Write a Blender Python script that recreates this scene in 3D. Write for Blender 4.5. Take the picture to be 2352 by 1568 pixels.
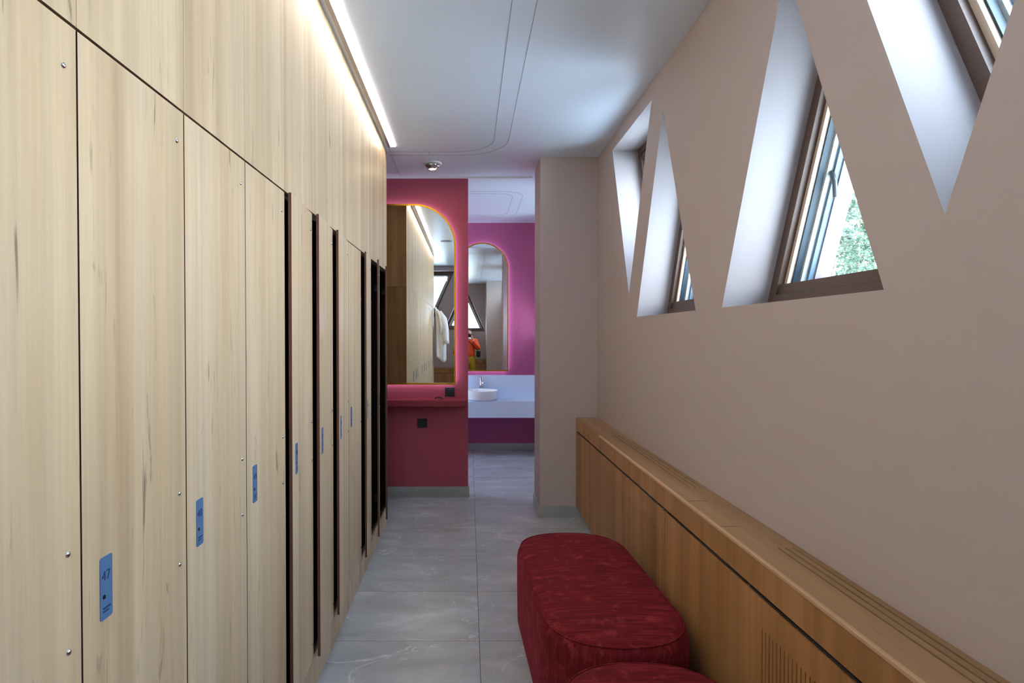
import bpy, bmesh, math, random
from mathutils import Vector, Matrix
from mathutils.geometry import tessellate_polygon
random.seed(7)
sc = bpy.context.scene
for o in list(bpy.data.objects):
    bpy.data.objects.remove(o)

# ------------------------------------------------------------------ camera, world, exposure
F = 1385.0; CH = 1.575                       # focal length in pixels of the 2352 wide frame, eye height
PITCH = 20.0 / F
cam_d = bpy.data.cameras.new('camera'); cam = bpy.data.objects.new('camera', cam_d)
sc.collection.objects.link(cam)
cam.location = (0, 0, CH)
cam.rotation_euler = (math.pi / 2 - math.atan(PITCH), 0, 0)
cam_d.sensor_width = 36.0
cam_d.lens = 36.0 * F / 2352.0
cam_d.shift_x = (1176 - 1077) / 2352.0
cam_d.shift_y = (770 - 784 + 20) / 2352.0
cam_d.clip_start = 0.02
sc.camera = cam

SKY = 10.0
world = bpy.data.worlds.new('world'); sc.world = world; world.use_nodes = True
wn = world.node_tree.nodes; wl = world.node_tree.links
bg = wn['Background']; bg.inputs['Color'].default_value = (0.80, 0.90, 1.0, 1); bg.inputs['Strength'].default_value = SKY
tcw = wn.new('ShaderNodeTexCoord'); sepw = wn.new('ShaderNodeSeparateXYZ'); rampw = wn.new('ShaderNodeValToRGB')
wl.new(tcw.outputs['Generated'], sepw.inputs[0]); wl.new(sepw.outputs['Z'], rampw.inputs[0])
rampw.color_ramp.elements[0].position = 0.0; rampw.color_ramp.elements[0].color = (0.86, 0.93, 1.0, 1)
rampw.color_ramp.elements[1].position = 0.6; rampw.color_ramp.elements[1].color = (0.64, 0.80, 1.0, 1)
wl.new(rampw.outputs[0], bg.inputs['Color'])

sc.view_settings.view_transform = 'Standard'; sc.view_settings.look = 'None'
sc.view_settings.exposure = 1.55; sc.view_settings.gamma = 1.0; sc.view_settings.use_curve_mapping = False
sc.cycles.use_denoising = True
sc.cycles.max_bounces = 12; sc.cycles.diffuse_bounces = 6; sc.cycles.glossy_bounces = 6; sc.cycles.transparent_max_bounces = 12
sc.cycles.sample_clamp_indirect = 8.0
sc.cycles.caustics_reflective = False; sc.cycles.caustics_refractive = False

LED_POWER = 8.0
HALO_POWER = 4.5

# ------------------------------------------------------------------ room measures (metres)
LX = -0.6836          # locker front plane
RX = 1.109            # wall with the triangular windows
CZ = 3.109            # ceiling
W0, PITCH_L = 1.058, 0.395   # first visible locker seam and locker pitch along Y
BACK_Y = -1.70        # end wall behind the camera
RED_Y = 5.87          # red partition
FAR_Y = 8.25          # wash room wall
LEFT_X = -1.30
LK_END = W0 + 10 * PITCH_L

# ------------------------------------------------------------------ helpers
COL = sc.collection
def link(name, mesh, parent=None):
    o = bpy.data.objects.new(name, mesh); COL.objects.link(o)
    if parent is not None: o.parent = parent
    return o
def wpos(o):
    p = Vector((0, 0, 0))
    while o is not None:
        p += o.location; o = o.parent
    return p
class MB:
    """collects shapes into one mesh; mi = material index"""
    def __init__(self): self.v = []; self.f = []; self.m = []; self.s = []
    def add(self, vs, fs, mi=0, smooth=False):
        b = len(self.v); self.v += [tuple(p) for p in vs]
        for f in fs: self.f.append([b + i for i in f]); self.m.append(mi); self.s.append(smooth)
        return self
    def box(self, x0, x1, y0, y1, z0, z1, mi=0, bev=0.0, seg=1):
        bm = bmesh.new(); bmesh.ops.create_cube(bm, size=1)
        for v in bm.verts:
            v.co = ((x0 + x1) / 2 + v.co.x * (x1 - x0), (y0 + y1) / 2 + v.co.y * (y1 - y0), (z0 + z1) / 2 + v.co.z * (z1 - z0))
        if bev: bmesh.ops.bevel(bm, geom=bm.edges[:], offset=bev, segments=seg, affect='EDGES', profile=0.5)
        return self.take(bm, mi)
    def take(self, bm, mi=0, smooth=False, M=None):
        bm.verts.ensure_lookup_table()
        if M is not None: bm.transform(M)
        for i, v in enumerate(bm.verts): v.index = i
        self.add([v.co[:] for v in bm.verts], [[v.index for v in f.verts] for f in bm.faces], mi, smooth)
        bm.free(); return self
    def cyl(self, p0, p1, r0, r1=None, n=16, mi=0, cap=True, smooth=True):
        r1 = r0 if r1 is None else r1
        p0, p1 = Vector(p0), Vector(p1); d = (p1 - p0).normalized()
        a = d.orthogonal().normalized(); b = d.cross(a)
        vs = []; fs = []
        for k in range(n):
            t = 2 * math.pi * k / n; e = a * math.cos(t) + b * math.sin(t)
            vs += [p0 + e * r0, p1 + e * r1]
        for k in range(n):
            j = (k + 1) % n; fs.append((2 * k, 2 * j, 2 * j + 1, 2 * k + 1))
        self.add(vs, fs, mi, smooth)
        if cap:
            self.add([vs[2 * k] for k in range(n)], [list(range(n))[::-1]], mi)
            self.add([vs[2 * k + 1] for k in range(n)], [list(range(n))], mi)
        return self
    def tube(self, pts, r, n=8, mi=0):
        pts = [Vector(p) for p in pts]; rs = r if isinstance(r, (list, tuple)) else [r] * len(pts)
        vs = []; fs = []; ref = None
        for i, p in enumerate(pts):
            d = (pts[min(i + 1, len(pts) - 1)] - pts[max(i - 1, 0)]).normalized()
            a = d.orthogonal().normalized() if ref is None else (ref - d * ref.dot(d)).normalized()
            ref = a; b = d.cross(a)
            for k in range(n):
                t = 2 * math.pi * k / n; vs.append(p + (a * math.cos(t) + b * math.sin(t)) * rs[i])
        for i in range(len(pts) - 1):
            for k in range(n):
                j = (k + 1) % n; fs.append((i * n + k, i * n + j, (i + 1) * n + j, (i + 1) * n + k))
        fs.append(list(range(n))[::-1]); fs.append([(len(pts) - 1) * n + k for k in range(n)])
        return self.add(vs, fs, mi, True)
    def lathe(self, prof, c, n=40, mi=0, smooth=True, axis='z'):
        vs = []; fs = []
        for r, h in prof:
            for k in range(n):
                t = 2 * math.pi * k / n
                vs.append((c[0] + r * math.cos(t), c[1] + r * math.sin(t), c[2] + h))
        for i in range(len(prof) - 1):
            for k in range(n):
                j = (k + 1) % n; fs.append((i * n + k, i * n + j, (i + 1) * n + j, (i + 1) * n + k))
        return self.add(vs, fs, mi, smooth)
    def prism(self, loops, to3, d0, d1, mi_front=0, mi_back=0, mi_side=0, mi_hole=None):
        """loops: 2-D outline followed by holes; to3(u, v, d) -> point"""
        flat = [p for lp in loops for p in lp]
        tris = tessellate_polygon([[Vector((p[0], p[1], 0)) for p in lp] for lp in loops])
        n = len(flat)
        vs = [to3(p[0], p[1], d0) for p in flat] + [to3(p[0], p[1], d1) for p in flat]
        self.add(vs, [list(t) for t in tris], mi_front)
        self.add(vs, [[i + n for i in t][::-1] for t in tris], mi_back)
        b = 0
        for li, lp in enumerate(loops):
            m = len(lp); fs = []
            for k in range(m):
                j = (k + 1) % m; fs.append((b + k, b + j, b + j + n, b + k + n))
            self.add(vs, fs, mi_side if li == 0 or mi_hole is None else mi_hole)
            b += m
        return self
    def build(self, name, mats, parent=None, local=False, smooth_angle=None, weld=True):
        me = bpy.data.meshes.new(name)
        off = Vector((0, 0, 0)) if (local or parent is None) else wpos(parent)
        me.from_pydata([Vector(p) - off for p in self.v], [], self.f)
        mats = mats if isinstance(mats, (list, tuple)) else [mats]
        for m in mats: me.materials.append(m)
        for p, i, s in zip(me.polygons, self.m, self.s): p.material_index = i; p.use_smooth = s
        bm = bmesh.new(); bm.from_mesh(me)
        if weld: bmesh.ops.remove_doubles(bm, verts=bm.verts, dist=1e-6)
        bmesh.ops.recalc_face_normals(bm, faces=bm.faces)
        bm.to_mesh(me); bm.free(); me.update()
        return link(name, me, parent)
def tag(o, label=None, cat=None, group=None, kind=None):
    if label: o['label'] = label
    if cat: o['category'] = cat
    if group: o['group'] = group
    if kind: o['kind'] = kind
    return o
def empty(name, loc, rz=0.0):
    o = bpy.data.objects.new(name, None); COL.objects.link(o)
    o.location = loc; o.rotation_euler = (0, 0, rz); o.empty_display_size = 0.05
    return o
def copy_tree(o, parent=None):
    c = o.copy(); COL.objects.link(c)
    if parent is not None: c.parent = parent
    for ch in list(o.children): copy_tree(ch, c)
    return c
def bevel(o, w, seg=2):
    m = o.modifiers.new('edge', 'BEVEL'); m.width = w; m.segments = seg; m.limit_method = 'ANGLE'
    return o

# ------------------------------------------------------------------ materials
def lin(c):
    r = []
    for x in c:
        x /= 255.0
        r.append(x / 12.92 if x <= 0.04045 else ((x + 0.055) / 1.055) ** 2.4)
    return (*r, 1.0)
def newmat(name):
    m = bpy.data.materials.new(name); m.use_nodes = True
    nt = m.node_tree; return m, nt, nt.nodes['Principled BSDF']
def plain(name, rgb, rough=0.5, metal=0.0, spec=0.5, noise=0.0, scale=60.0, bump=0.0):
    m, nt, b = newmat(name)
    b.inputs['Base Color'].default_value = lin(rgb); b.inputs['Roughness'].default_value = rough
    b.inputs['Metallic'].default_value = metal; b.inputs['Specular IOR Level'].default_value = spec
    if noise or bump:
        tc = nt.nodes.new('ShaderNodeTexCoord'); n = nt.nodes.new('ShaderNodeTexNoise')
        n.inputs['Scale'].default_value = scale; n.inputs['Detail'].default_value = 4
        nt.links.new(tc.outputs['Object'], n.inputs['Vector'])
        if noise:
            hs = nt.nodes.new('ShaderNodeHueSaturation'); mr = nt.nodes.new('ShaderNodeMapRange')
            mr.inputs['To Min'].default_value = 1 - noise; mr.inputs['To Max'].default_value = 1 + noise
            nt.links.new(n.outputs['Fac'], mr.inputs['Value']); nt.links.new(mr.outputs[0], hs.inputs['Value'])
            hs.inputs['Color'].default_value = lin(rgb); nt.links.new(hs.outputs[0], b.inputs['Base Color'])
        if bump:
            bp = nt.nodes.new('ShaderNodeBump'); bp.inputs['Strength'].default_value = bump; bp.inputs['Distance'].default_value = 0.002
            nt.links.new(n.outputs['Fac'], bp.inputs['Height']); nt.links.new(bp.outputs[0], b.inputs['Normal'])
    return m
def emit(name, rgb, s):
    m, nt, b = newmat(name)
    b.inputs['Base Color'].default_value = (0.8, 0.8, 0.8, 1)
    b.inputs['Emission Color'].default_value = lin(rgb); b.inputs['Emission Strength'].default_value = s
    return m
def mixrgb(nt, a, b, fac, mode='MIX'):
    x = nt.nodes.new('ShaderNodeMix'); x.data_type = 'RGBA'; x.blend_type = mode
    for i, v in ((6, a), (7, b)):
        if isinstance(v, tuple): x.inputs[i].default_value = v
        else: nt.links.new(v, x.inputs[i])
    if isinstance(fac, float): x.inputs[0].default_value = fac
    else: nt.links.new(fac, x.inputs[0])
    return x.outputs[2]
def ramp(nt, src, stops):
    r = nt.nodes.new('ShaderNodeValToRGB'); nt.links.new(src, r.inputs[0])
    e = r.color_ramp.elements
    e[0].position, e[0].color = stops[0]; e[1].position, e[1].color = stops[-1]
    for p, c in stops[1:-1]:
        k = e.new(p); k.color = c
    return r.outputs[0]
def noise(nt, vec, scale, detail=3, rough=0.55, dist=0.0):
    n = nt.nodes.new('ShaderNodeTexNoise'); n.inputs['Scale'].default_value = scale
    n.inputs['Detail'].default_value = detail; n.inputs['Roughness'].default_value = rough; n.inputs['Distortion'].default_value = dist
    nt.links.new(vec, n.inputs['Vector']); return n.outputs['Fac']
def mapping(nt, vec, scale, loc=None):
    mp = nt.nodes.new('ShaderNodeMapping'); mp.inputs['Scale'].default_value = scale
    nt.links.new(vec, mp.inputs['Vector'])
    if loc is not None: nt.links.new(loc, mp.inputs['Location'])
    return mp.outputs[0]
G = lambda v: (v, v, v, 1)
def wood(name, light, mid, dark, rough=0.5, grain='Z', streak=0.6, knots=0.5, random_obj=True, fine=1.0):
    m, nt, b = newmat(name)
    tc = nt.nodes.new('ShaderNodeTexCoord'); vec = tc.outputs['Object']
    if random_obj:
        oi = nt.nodes.new('ShaderNodeObjectInfo'); mul = nt.nodes.new('ShaderNodeVectorMath'); mul.operation = 'SCALE'
        cx = nt.nodes.new('ShaderNodeCombineXYZ')
        for i in range(3): nt.links.new(oi.outputs['Random'], cx.inputs[i])
        mul.inputs['Scale'].default_value = 37.0; nt.links.new(cx.outputs[0], mul.inputs[0])
        ad = nt.nodes.new('ShaderNodeVectorMath'); ad.operation = 'ADD'
        nt.links.new(vec, ad.inputs[0]); nt.links.new(mul.outputs[0], ad.inputs[1]); vec = ad.outputs[0]
    st = {'Z': (1, 1, 0.055), 'Y': (1, 0.055, 1), 'X': (0.055, 1, 1)}[grain]
    v1 = mapping(nt, vec, st)
    broad = noise(nt, v1, 7.0, 3, 0.5, 0.4)
    col = ramp(nt, broad, [(0.28, lin(dark)), (0.5, lin(mid)), (0.74, lin(light))])
    fine_n = noise(nt, mapping(nt, vec, tuple(s * 0.6 if s < 1 else 1 for s in st)), 90.0 * fine, 4, 0.7)
    f = ramp(nt, fine_n, [(0.3, G(0.80)), (0.7, G(1.06))])
    col = mixrgb(nt, col, f, 0.55, 'MULTIPLY')
    band = noise(nt, mapping(nt, vec, tuple(0.006 if s < 1 else 1 for s in st)), 16.0, 2, 0.6)
    col = mixrgb(nt, col, ramp(nt, band, [(0.36, G(0.84)), (0.62, G(1.06))]), 0.8, 'MULTIPLY')
    # dark streaks with a shape of their own (mineral lines and knots)
    s1 = noise(nt, mapping(nt, vec, tuple(s * 1.9 if s < 1 else 1 for s in st)), 46.0, 2, 0.6, 0.8)
    s2 = noise(nt, mapping(nt, vec, tuple(0.3 if s < 1 else 1 for s in st)), 8.5, 2, 0.5)
    a1 = ramp(nt, s1, [(0.60, G(0)), (0.72, G(1))]); a2 = ramp(nt, s2, [(0.50, G(0)), (0.64, G(1))])
    mm = nt.nodes.new('ShaderNodeMath'); mm.operation = 'MULTIPLY'
    nt.links.new(a1, mm.inputs[0]); nt.links.new(a2, mm.inputs[1])
    m2 = nt.nodes.new('ShaderNodeMath'); m2.operation = 'MULTIPLY'; m2.inputs[1].default_value = knots
    nt.links.new(mm.outputs[0], m2.inputs[0])
    dk = tuple(c * 0.55 for c in dark)
    col = mixrgb(nt, col, lin(dk), m2.outputs[0])
    nt.links.new(col, b.inputs['Base Color'])
    b.inputs['Roughness'].default_value = rough; b.inputs['Specular IOR Level'].default_value = 0.4
    bp = nt.nodes.new('ShaderNodeBump'); bp.inputs['Strength'].default_value = 0.12; bp.inputs['Distance'].default_value = 0.001
    nt.links.new(fine_n, bp.inputs['Height']); nt.links.new(bp.outputs[0], b.inputs['Normal'])
    return m
M = {}
M['oak'] = wood('pale_oak', (220, 197, 166), (208, 183, 148), (190, 161, 127), 0.42, 'Z', knots=0.8)
M['oak_end'] = wood('unlit_oak', (176, 138, 90), (160, 120, 72), (140, 102, 58), 0.5, 'Z', knots=0.6)  # locker oak toned darker and warmer, painting in its lack of light
M['edge'] = plain('brown_edge_band', (92, 56, 44), 0.55, noise=0.15)
M['black_in'] = plain('black_locker_lining', (20, 20, 23), 0.6)
M['walnut'] = wood('oiled_oak_front', (194, 148, 100), (178, 131, 83), (156, 112, 68), 0.5, 'Z', knots=0.25, fine=0.8)
M['walnut_top'] = wood('oiled_oak_top', (186, 152, 114), (174, 138, 100), (156, 122, 86), 0.5, 'Y', knots=0.2, fine=0.8)
M['edge_light'] = wood('light_oak_edge', (222, 186, 150), (210, 174, 138), (196, 160, 124), 0.5, 'Y', knots=0.1)
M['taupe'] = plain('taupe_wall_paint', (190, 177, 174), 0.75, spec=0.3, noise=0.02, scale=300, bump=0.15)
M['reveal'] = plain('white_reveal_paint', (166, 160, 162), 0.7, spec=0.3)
M['maroon'] = plain('maroon_wall_paint', (174, 84, 104), 0.7, spec=0.3, noise=0.02, scale=300, bump=0.1)
M['plum'] = plain('plum_wall_paint', (166, 84, 126), 0.7, spec=0.3, noise=0.02, scale=300, bump=0.1)
M['red_shelf'] = plain('maroon_lacquer', (142, 40, 60), 0.5)
M['white'] = plain('white_plastic', (225, 226, 228), 0.4)
M['line'] = plain('ceiling_seam', (150, 154, 162), 0.6)
M['chrome'] = plain('chrome', (205, 208, 212), 0.12, 1.0)
M['alu'] = plain('anodised_aluminium', (150, 154, 164), 0.35, 1.0)
M['hinge'] = plain('dark_hinge_metal', (52, 60, 78), 0.4, 0.6)
M['plate'] = plain('blue_steel', (92, 132, 178), 0.38, 0.35, noise=0.05, scale=200)
M['engraved'] = plain('engraved_dark_blue', (26, 52, 92), 0.5)
M['dark'] = plain('dark_hole', (26, 22, 20), 0.6)
M['black'] = plain('black_plastic', (24, 26, 32), 0.35)
M['gold'] = plain('brushed_gold', (196, 150, 40), 0.3, 1.0)
M['ceramic'] = plain('white_ceramic', (232, 236, 240), 0.12)
M['quartz'] = plain('white_quartz', (206, 226, 248), 0.35, noise=0.02, scale=30)
M['frame'] = plain('brown_window_frame', (92, 72, 62), 0.5, noise=0.05, scale=80)
M['sash'] = plain('sky_lit_sash', (214, 194, 174), 0.5, noise=0.05, scale=40)  # brown sash painted pale to show its side faces lit by the sky
M['gasket'] = plain('dark_teal_gasket', (14, 44, 58), 0.5)
M['spacer'] = plain('pale_spacer', (176, 190, 198), 0.4)
M['bead'] = plain('blue_grey_bead', (84, 110, 128), 0.35)
M['outer'] = plain('outer_cladding', (122, 114, 120), 0.7)
M['gap_shade'] = plain('painted_gap_shade', (34, 36, 42), 0.7)  # near-black colour painted as the shade inside the cover's gaps
m, nt, b = newmat('mirror_glass'); M['mirror'] = m
b.inputs['Base Color'].default_value = (0.86, 0.88, 0.87, 1); b.inputs['Metallic'].default_value = 1; b.inputs['Roughness'].default_value = 0.0
M['led'] = emit('warm_led', (255, 238, 222), LED_POWER)
M['halo'] = emit('halo_led', (238, 226, 255), HALO_POWER)
M['bulb'] = emit('spot_bulb', (255, 222, 170), 60.0)

m, nt, b = newmat('window_glass'); M['glass'] = m
nt.nodes.remove(b)
tr = nt.nodes.new('ShaderNodeBsdfTransparent'); gl = nt.nodes.new('ShaderNodeBsdfGlossy'); gl.inputs['Roughness'].default_value = 0.0
fr = nt.nodes.new('ShaderNodeFresnel'); fr.inputs['IOR'].default_value = 1.45; mx = nt.nodes.new('ShaderNodeMixShader')
tr.inputs['Color'].default_value = (0.96, 0.985, 0.985, 1)
ge = nt.nodes.new('ShaderNodeNewGeometry'); io = nt.nodes.new('ShaderNodeMapRange')   # same reflectance on both faces of the pane
io.inputs['To Min'].default_value = 1.45; io.inputs['To Max'].default_value = 1 / 1.45
nt.links.new(ge.outputs['Backfacing'], io.inputs['Value']); nt.links.new(io.outputs[0], fr.inputs['IOR'])
nt.links.new(fr.outputs[0], mx.inputs[0]); nt.links.new(tr.outputs[0], mx.inputs[1]); nt.links.new(gl.outputs[0], mx.inputs[2])
nt.links.new(mx.outputs[0], nt.nodes['Material Output'].inputs['Surface'])

# satin stretch ceiling: slight waviness so that it mirrors the windows softly
m, nt, b = newmat('satin_ceiling'); M['ceiling'] = m
b.inputs['Base Color'].default_value = lin((218, 231, 248)); b.inputs['Roughness'].default_value = 0.30; b.inputs['Specular IOR Level'].default_value = 0.9
tc = nt.nodes.new('ShaderNodeTexCoord')
n1 = noise(nt, mapping(nt, tc.outputs['Object'], (0.35, 1, 1)), 1.3, 1, 0.4)
bp = nt.nodes.new('ShaderNodeBump'); bp.inputs['Strength'].default_value = 0.35; bp.inputs['Distance'].default_value = 0.03
nt.links.new(n1, bp.inputs['Height']); nt.links.new(bp.outputs[0], b.inputs['Normal'])

# grey marble tiles, 1.2 x 0.6 m
def marble(name, base, cloud, vein, tiles=True, rough=0.32):
    m, nt, b = newmat(name)
    tc = nt.nodes.new('ShaderNodeTexCoord'); P = tc.outputs['Object']
    def math_(op, a, b_=None):
        x = nt.nodes.new('ShaderNodeMath'); x.operation = op
        for i, v in enumerate((a, b_)):
            if v is None: continue
            if isinstance(v, (int, float)): x.inputs[i].default_value = v
            else: nt.links.new(v, x.inputs[i])
        return x.outputs[0]
    vec = P; groutf = None
    if tiles:
        sp = nt.nodes.new('ShaderNodeSeparateXYZ'); nt.links.new(P, sp.inputs[0])
        u = math_('DIVIDE', math_('SUBTRACT', sp.outputs[0], 0.054), 1.202); v = math_('DIVIDE', math_('SUBTRACT', sp.outputs[1], 3.087), 0.602)
        fu, fv = math_('FLOOR', u), math_('FLOOR', v)
        cb = nt.nodes.new('ShaderNodeCombineXYZ'); nt.links.new(fu, cb.inputs[0]); nt.links.new(fv, cb.inputs[1])
        wn_ = nt.nodes.new('ShaderNodeTexWhiteNoise'); nt.links.new(cb.outputs[0], wn_.inputs['Vector'])
        sc_ = nt.nodes.new('ShaderNodeVectorMath'); sc_.operation = 'SCALE'; sc_.inputs['Scale'].default_value = 19.0
        nt.links.new(wn_.outputs['Color'], sc_.inputs[0])
        ad = nt.nodes.new('ShaderNodeVectorMath'); ad.operation = 'ADD'
        nt.links.new(P, ad.inputs[0]); nt.links.new(sc_.outputs[0], ad.inputs[1]); vec = ad.outputs[0]
        def near(x, w):
            f = math_('FRACT', x); d = math_('MINIMUM', f, math_('SUBTRACT', 1.0, f))
            return math_('LESS_THAN', d, w)
        groutf = math_('MAXIMUM', near(u, 0.0016 / 1.2), near(v, 0.0013 / 0.6))
    c = noise(nt, mapping(nt, vec, (0.8, 2.0, 2.0)), 2.6, 6, 0.6, 0.5)
    col = ramp(nt, c, [(0.3, lin(base)), (0.55, lin(cloud)), (0.72, lin(tuple(min(255, x + 26) for x in cloud)))])
    warp = noise(nt, vec, 1.7, 4, 0.6, 0.9)
    d = math_('ABSOLUTE', math_('SUBTRACT', warp, 0.5))
    v1 = ramp(nt, d, [(0.0, G(1)), (0.006, G(0))])
    brk = ramp(nt, noise(nt, vec, 3.3, 2), [(0.5, G(0)), (0.62, G(1))])
    vf = math_('MULTIPLY', math_('MULTIPLY', v1, brk), 0.75)
    col = mixrgb(nt, col, lin(vein), vf)
    warp2 = noise(nt, mapping(nt, vec, (1, 1.7, 1)), 4.2, 3, 0.5, 0.6)
    d2 = math_('ABSOLUTE', math_('SUBTRACT', warp2, 0.52))
    v2 = ramp(nt, d2, [(0.0, G(1)), (0.008, G(0))])
    brk2 = ramp(nt, noise(nt, vec, 5.1, 1), [(0.58, G(0)), (0.66, G(1))])
    col = mixrgb(nt, col, lin(vein), math_('MULTIPLY', math_('MULTIPLY', v2, brk2), 0.4))
    if groutf is not None: col = mixrgb(nt, col, lin((58, 56, 54)), groutf)
    nt.links.new(col, b.inputs['Base Color']); b.inputs['Roughness'].default_value = rough
    return m
M['floor'] = marble('grey_marble_tile', (156, 162, 168), (180, 186, 193), (234, 238, 242))
M['skirting'] = marble('grey_marble_skirting', (146, 152, 152), (164, 170, 170), (205, 210, 212), tiles=False)

# burgundy chenille velvet
m, nt, b = newmat('burgundy_velvet'); M['velvet'] = m
tc = nt.nodes.new('ShaderNodeTexCoord'); P = tc.outputs['Object']
geo = nt.nodes.new('ShaderNodeNewGeometry'); sp = nt.nodes.new('ShaderNodeSeparateXYZ'); nt.links.new(geo.outputs['Normal'], sp.inputs[0])
topf = ramp(nt, sp.outputs['Z'], [(0.45, G(0)), (0.75, G(1))])
nt_top = noise(nt, mapping(nt, P, (7, 110, 60)), 1.0, 5, 0.7); nt_side = noise(nt, mapping(nt, P, (70, 70, 7)), 1.0, 5, 0.7)
streak = mixrgb(nt, nt_side, nt_top, topf)
blotch = noise(nt, P, 14.0, 4, 0.65, 0.4)
col = ramp(nt, streak, [(0.30, lin(( 76, 14, 20))), (0.52, lin((112, 24, 32))), (0.72, lin((154, 50, 52)))])
bl = ramp(nt, blotch, [(0.54, G(0)), (0.70, G(1))])
mu = nt.nodes.new('ShaderNodeMath'); mu.operation = 'MULTIPLY'; nt.links.new(bl, mu.inputs[0]); nt.links.new(streak, mu.inputs[1])
col = mixrgb(nt, col, lin((176, 70, 72)), mu.outputs[0])
nt.links.new(col, b.inputs['Base Color']); b.inputs['Roughness'].default_value = 0.85; b.inputs['Specular IOR Level'].default_value = 0.2
b.inputs['Sheen Weight'].default_value = 0.35; b.inputs['Sheen Roughness'].default_value = 0.4; b.inputs['Sheen Tint'].default_value = lin((190, 60, 90))
bp = nt.nodes.new('ShaderNodeBump'); bp.inputs['Strength'].default_value = 0.3; bp.inputs['Distance'].default_value = 0.003
nt.links.new(streak, bp.inputs['Height']); nt.links.new(bp.outputs[0], b.inputs['Normal'])

M['pale_ground'] = plain('outer_ground', (228, 228, 224), 0.9, noise=0.2, scale=0.5)  # ground made very pale to bounce daylight up to the ceiling
M['bark'] = plain('bark', (92, 78, 66), 0.9, noise=0.25, scale=12)
M['needles'] = plain('conifer_green', (44, 66, 48), 0.7, noise=0.3, scale=1.5)
M['leafy'] = plain('leaf_green', (72, 84, 38), 0.7, noise=0.3, scale=1.5)
M['roof'] = plain('grey_shingles', (150, 154, 162), 0.8, noise=0.2, scale=9)
M['render'] = plain('pale_render', (212, 208, 200), 0.8)
M['robe'] = plain('white_terry', (226, 226, 230), 0.9, noise=0.05, scale=120, bump=0.3)
M['skin'] = plain('skin', (206, 156, 132), 0.55)
M['jacket'] = plain('orange_jacket', (226, 74, 20), 0.6, noise=0.06, scale=20)
M['trousers'] = plain('yellow_trousers', (168, 140, 20), 0.7, noise=0.08, scale=20)
M['hair'] = plain('brown_hair', (52, 36, 28), 0.6)
M['cap'] = plain('blue_cap', (40, 70, 140), 0.7)
M['shoe'] = plain('dark_shoe', (40, 38, 40), 0.6)

# ------------------------------------------------------------------ setting: floor, walls, ceiling
def struct(mb, name, mats, **k):
    o = mb.build(name, mats, **k); o['kind'] = 'structure'; return o
OUT_X = 1.49
struct(MB().box(-2.6, OUT_X, BACK_Y - 0.36, FAR_Y + 0.2, -0.2, 0), 'floor', M['floor'])
struct(MB().box(-2.6, OUT_X, BACK_Y - 0.36, FAR_Y + 0.2, CZ, CZ + 0.2), 'ceiling', M['ceiling'])

SILL, APEX, HB = 1.697, 2.862, 0.516           # upright triangles
VTOP, VAPEX = 3.003, 1.857                     # hanging triangles
def tri_up(c): return [(c - HB, SILL), (c + HB, SILL), (c, APEX)]
def tri_dn(c): return [(c, VAPEX), (c + 0.500, VTOP), (c - 0.500, VTOP)]
side_tris = [('up', tri_up(2.1295)), ('up', tri_up(3.468)), ('dn', tri_dn(1.409)), ('dn', tri_dn(4.182)), ('up', tri_up(0.665)), ('up', tri_up(7.60)), ('dn', tri_dn(6.86)), ('up', tri_up(6.20)), ('dn', tri_dn(-0.07))]  # the last one is an unseen window added for more daylight
back_tris = [('dn', tri_dn(-0.82)), ('up', tri_up(-0.03))]
side3 = lambda u, v, d: (d, u, v)
back3 = lambda u, v, d: (u, -d, v)
outer = [(BACK_Y, 0), (FAR_Y + 0.2, 0), (FAR_Y + 0.2, CZ), (BACK_Y, CZ)]
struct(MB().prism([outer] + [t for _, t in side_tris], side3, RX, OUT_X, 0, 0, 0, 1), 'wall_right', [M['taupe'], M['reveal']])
outer_b = [(-2.6, 0), (OUT_X, 0), (OUT_X, CZ), (-2.6, CZ)]
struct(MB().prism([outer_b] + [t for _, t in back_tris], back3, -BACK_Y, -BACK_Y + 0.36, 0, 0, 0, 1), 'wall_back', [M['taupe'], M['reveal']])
added_window = [(6.25, 2.05), (8.0, 2.05), (8.0, 2.85), (6.25, 2.85)]  # unseen opening, added to brighten the wash room
left3 = lambda u, v, d: (-d, u, v)
struct(MB().prism([[(BACK_Y - 0.36, 0), (FAR_Y + 0.2, 0), (FAR_Y + 0.2, CZ), (BACK_Y - 0.36, CZ)], added_window], left3, 2.6, 2.9, 0, 0, 0, 1), 'wall_left', [M['taupe'], M['reveal']])
struct(MB().box(-2.6, RX, FAR_Y, FAR_Y + 0.2, 0, CZ), 'wall_far', M['plum'])
struct(MB().box(-2.6, -0.008, RED_Y, RED_Y + 0.14, 0, CZ), 'wall_partition', M['maroon'])
struct(MB().box(0.613, RX, 5.206, 5.62, 0, CZ), 'wall_pillar', M['taupe'])
struct(MB().box(0.50, RX, BACK_Y, -0.62, 0, CZ), 'wall_pier', M['taupe'])
struct(MB().box(-2.6, -1.22, 0.0, 4.9, 0, CZ), 'wall_locker_recess', M['taupe'])

# skirting of floor tile
sk = 0.012
struct(MB().box(-2.6, -0.008 + sk, RED_Y - sk, RED_Y, 0, 0.10).box(-0.008, -0.008 + sk, RED_Y, RED_Y + 0.14, 0, 0.10), 'baseboard_partition', M['skirting'])
struct(MB().box(-2.6, RX, FAR_Y - sk, FAR_Y, 0, 0.10), 'baseboard_far', M['skirting'])
struct(MB().box(0.613 - sk, RX, 5.206 - sk, 5.206, 0, 0.10).box(0.613 - sk, 0.613, 5.206, 5.62 + sk, 0, 0.10).box(0.613, RX, 5.62, 5.62 + sk, 0, 0.10), 'baseboard_pillar', M['skirting'])
struct(MB().box(RX - sk, RX, 5.62 + sk, FAR_Y - sk, 0, 0.10), 'baseboard_right', M['skirting'])

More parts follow.
